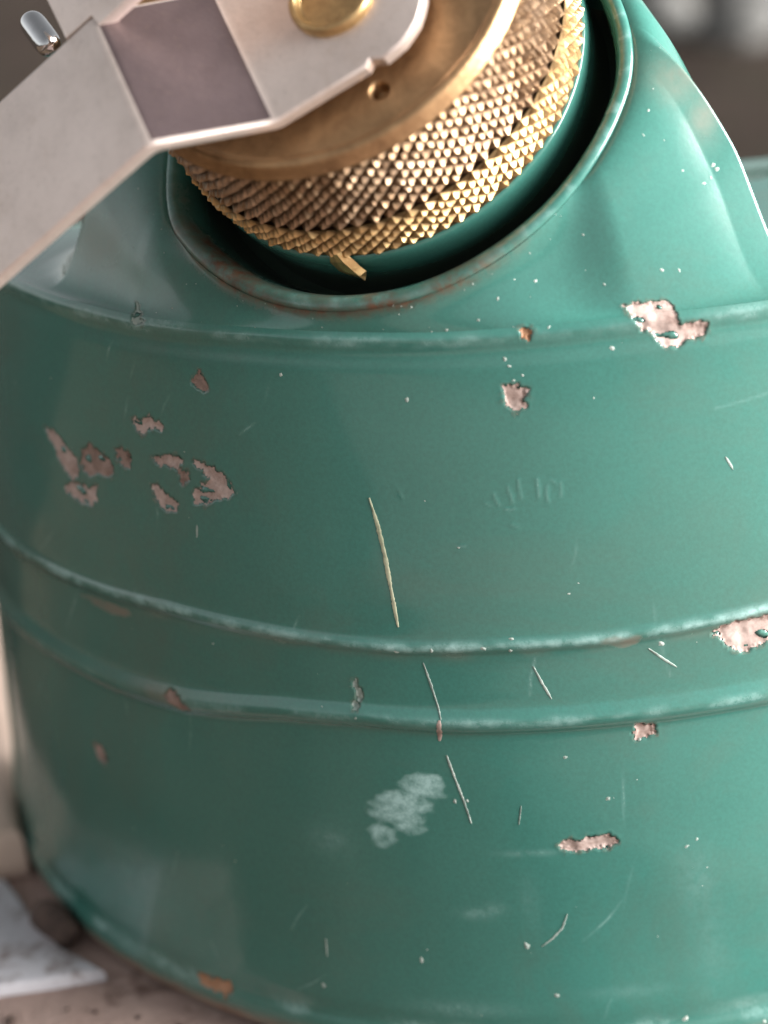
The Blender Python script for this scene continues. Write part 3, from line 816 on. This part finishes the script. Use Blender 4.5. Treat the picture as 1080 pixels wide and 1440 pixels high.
# under side and inner body of the cap, seen below the knurling
UND = densify([(20.1, 13.9), (20.1, 13.0), (20.15, 9), (20.2, 5), (20.4, 0.3), (20.7, -0.45), (20.4, -0.5), (18.6, -0.3)], 0.5)
PU, UR = np.meshgrid(pc[::4], UND[:, 0], indexing='ij')
_, UW = np.meshgrid(pc[::4], UND[:, 1], indexing='ij')
part('cap_skirt', capP(UR * np.cos(PU), UR * np.sin(PU), UW), grid_faces(len(PU), len(UND), True, True), M_BRASS, cap)

# torn brass burr hanging from the rim
def burr():
    line = [(-3.6, -20.6, 0.7), (-3.4, -21.1, -0.3), (-3.0, -21.55, -1.2), (-2.4, -21.8, -2.0), (-1.9, -21.9, -2.9)]
    wid = [0.6, 1.05, 1.35, 0.85, 0.10]
    V, F = [], []
    for k, ((u, v, w), h) in enumerate(zip(line, wid)):
        jg = (0.0, 0.22, -0.15, 0.30, 0.0)[k]
        for du, dv in ((-h - jg, 0.30), (-h * .35, -0.10), (h * .45, -0.32 - 0.3 * abs(jg)), (h + jg * 0.6, 0.10), (0.1, 0.16)):
            V.append(capP(u + du, v + dv, w - abs(du) * 0.35 + 0.20 * du + jg * 0.5))
    n = 5
    for k in range(len(line) - 1):
        for i in range(n):
            a, b = k * n + i, k * n + (i + 1) % n
            F.append((a, b, b + n, a + n))
    F.append(tuple(range(n))[::-1]); F.append(tuple(range((len(line) - 1) * n, len(line) * n)))
    return part('brass_burr', np.array(V), F, M_BRIGHT, cap, smooth=False)
burr()

# ------------------------------------------------------------------ steel lever riveted on the cap
BD = np.array([-0.4254525, 0.90498076]); TD = np.array([-0.90498076, -0.4254525])
A0 = np.array([-1.918, -16.660]); WR0 = 18.0
def lever_map(s, b):
    """s = distance along the arm towards its free end, b = across; returns cap-frame u,v,w and tilt of the sheet"""
    s1, h1, slope = 9.627, 6.164, -0.2515
    s = np.asarray(s, float)
    w = np.where(s < 0, 0.0, np.where(s < s1, s * h1 / s1, h1 + (s - s1) * slope))
    # rounded bends
    rb = 0.7
    e = np.clip((s + rb) / (2 * rb), 0, 1)
    w = np.where(np.abs(s) < rb, (s + rb) ** 2 / (4 * rb) * h1 / s1, w)
    d = s - s1; g0, g1 = h1 / s1, slope
    w = np.where(np.abs(d) < rb, h1 - rb * g0 + g0 * (d + rb) + (g1 - g0) * (d + rb) ** 2 / (4 * rb), w)
    u = A0[0] + s * TD[0] + b * BD[0]
    v = A0[1] + s * TD[1] + b * BD[1]
    return u, v, WR0 + w

def lever():
    RC = (-5.12 * 0 + -0.0, 0)
    cu, cv = 3.2 - A0[0], -4.6 - A0[1]
    cs, cb = cu * TD[0] + cv * TD[1], cu * BD[0] + cv * BD[1]     # rivet centre in (s, b)
    R = cb
    pts = []
    # lower edge: free end -> disc, a small step where the round end starts
    pts += [(44, 0.0), (9.6, 0.0), (0.0, 0.0), (-6.0, 0.0)]
    a0 = -math.pi / 2
    st = [(-9.6, -0.02), (-10.2, 0.45)]
    pts += st
    aa = math.atan2(st[-1][1] - cb, st[-1][0] - cs)
    for k in range(1, 26):
        a = aa + (-(math.pi + (aa + math.pi / 2) * 1.0)) * 0 - k / 25 * (2 * math.pi - (math.pi / 2 - aa - 0) - 0) * 0
        ang = aa - k / 25 * (math.pi * 1.0 + (aa + math.pi / 2))
        rr = R + 0.55 * math.exp(-((k - 4) / 4) ** 2) + 0.04 * math.sin(k * 2.7)
        pts.append((cs + rr * math.cos(ang), cb + rr * math.sin(ang)))
    pts += [(0.0, 17.4), (9.1, 16.95), (9.7, 16.48), (44, 16.48)]
    bm = bmesh.new()
    th = 1.55
    vs = [bm.verts.new((s, b, 0)) for s, b in pts]
    f = bm.faces.new(vs)
    if f.normal.z < 0:
        f.normal_flip()
    ret = bmesh.ops.extrude_face_region(bm, geom=[f])
    nvs = [g for g in ret['geom'] if isinstance(g, bmesh.types.BMVert)]
    for v in nvs:
        v.co.z -= th
    bmesh.ops.recalc_face_normals(bm, faces=bm.faces)
    bm.edges.ensure_lookup_table()
    es = [e for e in bm.edges if abs(e.verts[0].co.z - e.verts[1].co.z) < 1e-6]
    bmesh.ops.bevel(bm, geom=es, offset=0.45, segments=3, profile=0.5, affect='EDGES', clamp_overlap=True)
    for s in np.concatenate([np.linspace(-.7, .7, 7), np.linspace(9.627 - .7, 9.627 + .7, 7), [-5, 3, 6, 14, 20, 28, 36]]):
        g = bm.verts[:] + bm.edges[:] + bm.faces[:]
        bmesh.ops.bisect_plane(bm, geom=g, plane_co=(s, 0, 0), plane_no=(1, 0, 0), dist=1e-5)
    bmesh.ops.triangulate(bm, faces=[f for f in bm.faces if len(f.verts) > 4])
    bm.verts.ensure_lookup_table()
    S = np.array([v.co[:] for v in bm.verts])
    u, v, w = lever_map(S[:, 0], S[:, 1])
    P = capP(u, v, w + S[:, 2])
    F = [tuple(x.index for x in f.verts) for f in bm.faces]
    bm.free()
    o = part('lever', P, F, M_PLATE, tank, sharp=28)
    o.data.materials.append(M_STEP_DARK)             # darker plate material: the step's dark reflection is painted in
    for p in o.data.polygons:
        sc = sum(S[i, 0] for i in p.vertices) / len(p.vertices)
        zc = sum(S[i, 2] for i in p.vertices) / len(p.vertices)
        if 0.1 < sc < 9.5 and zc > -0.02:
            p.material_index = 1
    return o
lev = lever()

def lever_tab():
    """square tab that carries the upper level of the lever on past the dished step"""
    out = [(13.05, 16.60), (9.85, 16.60), (9.55, 15.07), (-9.0, 15.07), (-9.0, 29.0), (13.6, 29.0)]
    bm = bmesh.new()
    f = bm.faces.new([bm.verts.new((a, b, 0)) for a, b in out])
    ret = bmesh.ops.extrude_face_region(bm, geom=[f])
    for g in ret['geom']:
        if isinstance(g, bmesh.types.BMVert):
            g.co.z -= 1.5
    bmesh.ops.recalc_face_normals(bm, faces=bm.faces)
    es = [e for e in bm.edges if abs(e.verts[0].co.z - e.verts[1].co.z) < 1e-6]
    bmesh.ops.bevel(bm, geom=es, offset=0.25, segments=2, profile=0.5, affect='EDGES', clamp_overlap=True)
    bm.verts.ensure_lookup_table()
    S = np.array([v.co[:] for v in bm.verts])
    u = A0[0] + S[:, 0] * TD[0] + S[:, 1] * BD[0]
    v = A0[1] + S[:, 0] * TD[1] + S[:, 1] * BD[1]
    w = WR0 + 6.164 - 0.2515 * (S[:, 0] - 9.627) + S[:, 2]
    F = [tuple(x.index for x in f.verts) for f in bm.faces]
    bm.free()
    part('lever_tab', capP(u, v, w), F, M_PLATE, lev, sharp=28)
lever_tab()

def pin():
    """polished round-ended pin behind the lever"""
    a, b = capP(-26.2, -3.4, 16.9), capP(-30.2, 2.2, 16.9)
    pr = [(0.02, -0.15), (0.6, 0.0), (1.05, 0.35), (1.25, 0.9), (1.3, 2), (1.3, 3.2), (1.25, 4.4), (1.05, 5.0), (0.6, 5.4), (0.02, 5.5)]
    ax = (b - a) / np.linalg.norm(b - a)
    x = np.cross(ax, [0, 0, 1.0]); x /= np.linalg.norm(x); y = np.cross(ax, x)
    pr = densify(pr, 0.3)
    t = np.linspace(0, 2 * np.pi, 32, endpoint=False)
    P = a + pr[None, :, 1, None] * ax + pr[None, :, 0, None] * (np.cos(t)[:, None, None] * x + np.sin(t)[:, None, None] * y)
    part('pin', P, grid_faces(32, len(pr), True, True), M_STEEL, lev)
pin()

# rivet: rolled brass ring with a sunk middle
RIV = densify([(0.05, 18.15), (2.9, 18.12), (3.15, 18.2), (3.3, 18.6), (3.5, 18.95), (3.8, 19.0), (4.05, 18.75), (4.12, 18.35), (4.15, 17.6)], 0.08)
PRv, RR = np.meshgrid(np.linspace(0, 2 * np.pi, 120, endpoint=False), RIV[:, 0], indexing='ij')
_, RW = np.meshgrid(PRv[:, 0], RIV[:, 1], indexing='ij')
part('rivet', capP(3.2 + RR * np.cos(PRv), -4.6 + RR * np.sin(PRv), RW), grid_faces(len(PRv), len(RIV), True), M_RING, lev)

# ------------------------------------------------------------------ ground and what lies on it
GZ = -48.4 * MM
def ground():
    n = 90
    xs = np.sign(np.linspace(-1, 1, n)) * np.abs(np.linspace(-1, 1, n)) ** 4 * 60
    X, Y = np.meshgrid(xs, xs, indexing='ij')
    Z = np.zeros_like(X) + GZ - 0.025
    o = link_mesh('ground', np.stack([X, Y, Z], -1).reshape(-1, 3), grid_faces(n, n), M_DIRT)
    o['kind'] = 'structure'
ground()

M_SOIL_REFLECT = mat_simple('soil_reflect', (0.10, 0.068, 0.046), (0.19, 0.135, 0.095), 40, 0.95, 0, 0.8, 0.003, (0.05, 0.04, 0.028))
def soil():  # unseen sheet, added so the tank's left side reflects brown
    n = 60
    X, Y = np.meshgrid(np.linspace(-0.75, 0.2, n), np.linspace(-0.85, 0.05, n), indexing='ij')
    P = np.stack([X, Y, 0 * X], -1)
    P[..., 2] = GZ - 0.012 + 0.0022 * SNoise(0.05, 16, 51, 3)(P)
    o = link_mesh('added_unseen_soil', P.reshape(-1, 3), grid_faces(n, n), M_SOIL_REFLECT)
    o['kind'] = 'structure'
soil()

def slab(name, outline, z0, z1, mat, rough=0.0006, seed=0, bev=0.0015, sub=None):
    """a flat block with an uneven top and worn, rounded edges (metres)"""
    g = np.random.default_rng(seed)
    out = []
    for a, b in zip(outline, outline[1:] + outline[:1]):
        n = max(2, int(math.dist(a, b) / 0.006)) if sub is None else sub
        for k in range(n):
            t = k / n
            out.append((a[0] + (b[0] - a[0]) * t + g.normal() * rough * 0.6, a[1] + (b[1] - a[1]) * t + g.normal() * rough * 0.6))
    bm = bmesh.new()
    f = bm.faces.new([bm.verts.new((x, y, z1)) for x, y in out])
    if f.normal.z < 0: f.normal_flip()
    ret = bmesh.ops.extrude_face_region(bm, geom=[f])
    for v in ret['geom']:
        if isinstance(v, bmesh.types.BMVert):
            v.co.z = z0
    bmesh.ops.recalc_face_normals(bm, faces=bm.faces)
    es = [e for e in bm.edges if abs(e.verts[0].co.z - z1) < 1e-7 and abs(e.verts[1].co.z - z1) < 1e-7 and len(e.link_faces) == 2]
    bmesh.ops.bevel(bm, geom=es, offset=bev, segments=3, profile=0.5, affect='EDGES', clamp_overlap=True)
    bmesh.ops.triangulate(bm, faces=[f for f in bm.faces if len(f.verts) > 4])
    V = np.array([v.co[:] for v in bm.verts])
    F = [tuple(x.index for x in f.verts) for f in bm.faces]
    bm.free()
    c = V.mean(0); c[2] = z0
    o = link_mesh(name, V - c, F, mat, sharp=40)
    o.location = c
    return o

pv = slab('paving', [(0.048, -0.094), (0.006, -0.130), (-0.062, -0.195), (-0.42, -0.55), (-0.7, -0.8), (0.7, -0.8), (0.7, -0.094)], GZ - 0.04, GZ - 0.0005, M_BROWN, 0.0012, 7)  # unseen slab, added and shaped for its bright reflection in the tank
pv['kind'] = 'structure'
pv = slab('paving', [(-0.083, -0.071), (-0.04, -0.0735), (0.0, -0.084), (0.05, -0.088), (0.7, -0.088), (0.7, 0.17), (0.1, 0.155), (-0.115, 0.10), (-0.098, 0.0)], GZ - 0.04, GZ, M_BROWN, 0.0012, 3)
pv['kind'] = 'structure'
o = slab('white_slab', [(-0.081, -0.0315), (-0.0745, -0.0315), (-0.0705, -0.0385), (-0.0655, -0.0470), (-0.0588, -0.0530), (-0.0711, -0.0540), (-0.081, -0.0548)],
         GZ + 0.0001, GZ + 0.0016, M_WHITE, 0.0003, 4, 0.0005)
tag(o, 'flat white slab lying on the brown paving beside the foot of the green tank', 'slab')
o = slab('tan_brick', [(-0.083, -0.0300), (-0.0726, -0.0292), (-0.0757, -0.0170), (-0.0778, 0.002), (-0.083, 0.075), (-0.105, 0.075)], GZ + 0.0001, GZ + 0.0068, M_TAN, 0.0004, 6, 0.0022)
tag(o, 'tan brick with a rounded end lying behind the white slab, left of the tank', 'brick')

def lump(name, loc, size, mat, seed, rot=0.0, sub=3):
    bm = bmesh.new()
    bmesh.ops.create_icosphere(bm, subdivisions=sub, radius=1.0)
    V = np.array([v.co[:] for v in bm.verts])
    F = [tuple(x.index for x in f.verts) for f in bm.faces]
    bm.free()
    nn = SNoise(1.5, 14, seed)
    V = V * (1 + 0.13 * nn(V))[:, None]
    V[:, 2] = np.maximum(V[:, 2], -0.55)
    V = V * np.array(size)
    V[:, 2] -= V[:, 2].min()
    o = link_mesh(name, V, F, mat)
    o.location = loc
    o.rotation_euler = (0, 0, rot)
    return o
o = lump('pebble', (-0.0662, -0.0432, GZ + 0.0004), (0.0019, 0.0045, 0.0026), M_PEBBLE, 5, math.radians(42))
tag(o, 'small dark brown pebble wedged between the white slab and the tank foot', 'pebble')

for (x, y, sz, sd, lab) in ((0.040, 0.520, (0.020, 0.014, 0.011), 21, 'pale stone on the dark soil behind the tank, nearest the brass cap'),
                            (0.066, 0.500, (0.016, 0.014, 0.010), 22, 'pale stone on the dark soil behind the tank, lowest of the three in view'),
                            (0.084, 0.545, (0.024, 0.016, 0.013), 23, 'pale stone on the dark soil behind the tank, in the far right corner')):
    o = lump('stone', (x, y, GZ - 0.0262), sz, M_GREY, sd, 0.4 * sd)
    tag(o, lab, 'stone', 'pale stones on the soil')

def grit():
    """crumbs of soil and mortar round the foot of the tank"""
    g = np.random.default_rng(9)
    V, F = [], []
    bm = bmesh.new(); bmesh.ops.create_icosphere(bm, subdivisions=1, radius=1.0)
    BV = np.array([v.co[:] for v in bm.verts]); BF = [tuple(x.index for x in f.verts) for f in bm.faces]; bm.free()
    for k in range(120):
        a = math.radians(g.uniform(-165, -95)); r = 0.0782 + abs(g.normal()) * 0.012
        x, y = r * math.cos(a), r * math.sin(a)
        if x < -0.056 and y > -0.0575: continue
        sz = abs(g.normal()) * 0.0003 + 0.00012
        zz = GZ + (0.0017 if (x < -0.058 and -0.057 < y < -0.032) else 0.0)
        k0 = len(V)
        V += list(BV * g.uniform(0.6, 1.2, (len(BV), 1)) * sz * np.array([1, 1, 0.7]) + np.array([x, y, zz + sz * 0.3]))
        F += [tuple(i + k0 for i in f) for f in BF]
    o = link_mesh('grit', np.array(V), F, M_PEBBLE)
    tag(o, 'dark crumbs of grit scattered round the foot of the green tank', 'grit', None, 'stuff')
grit()
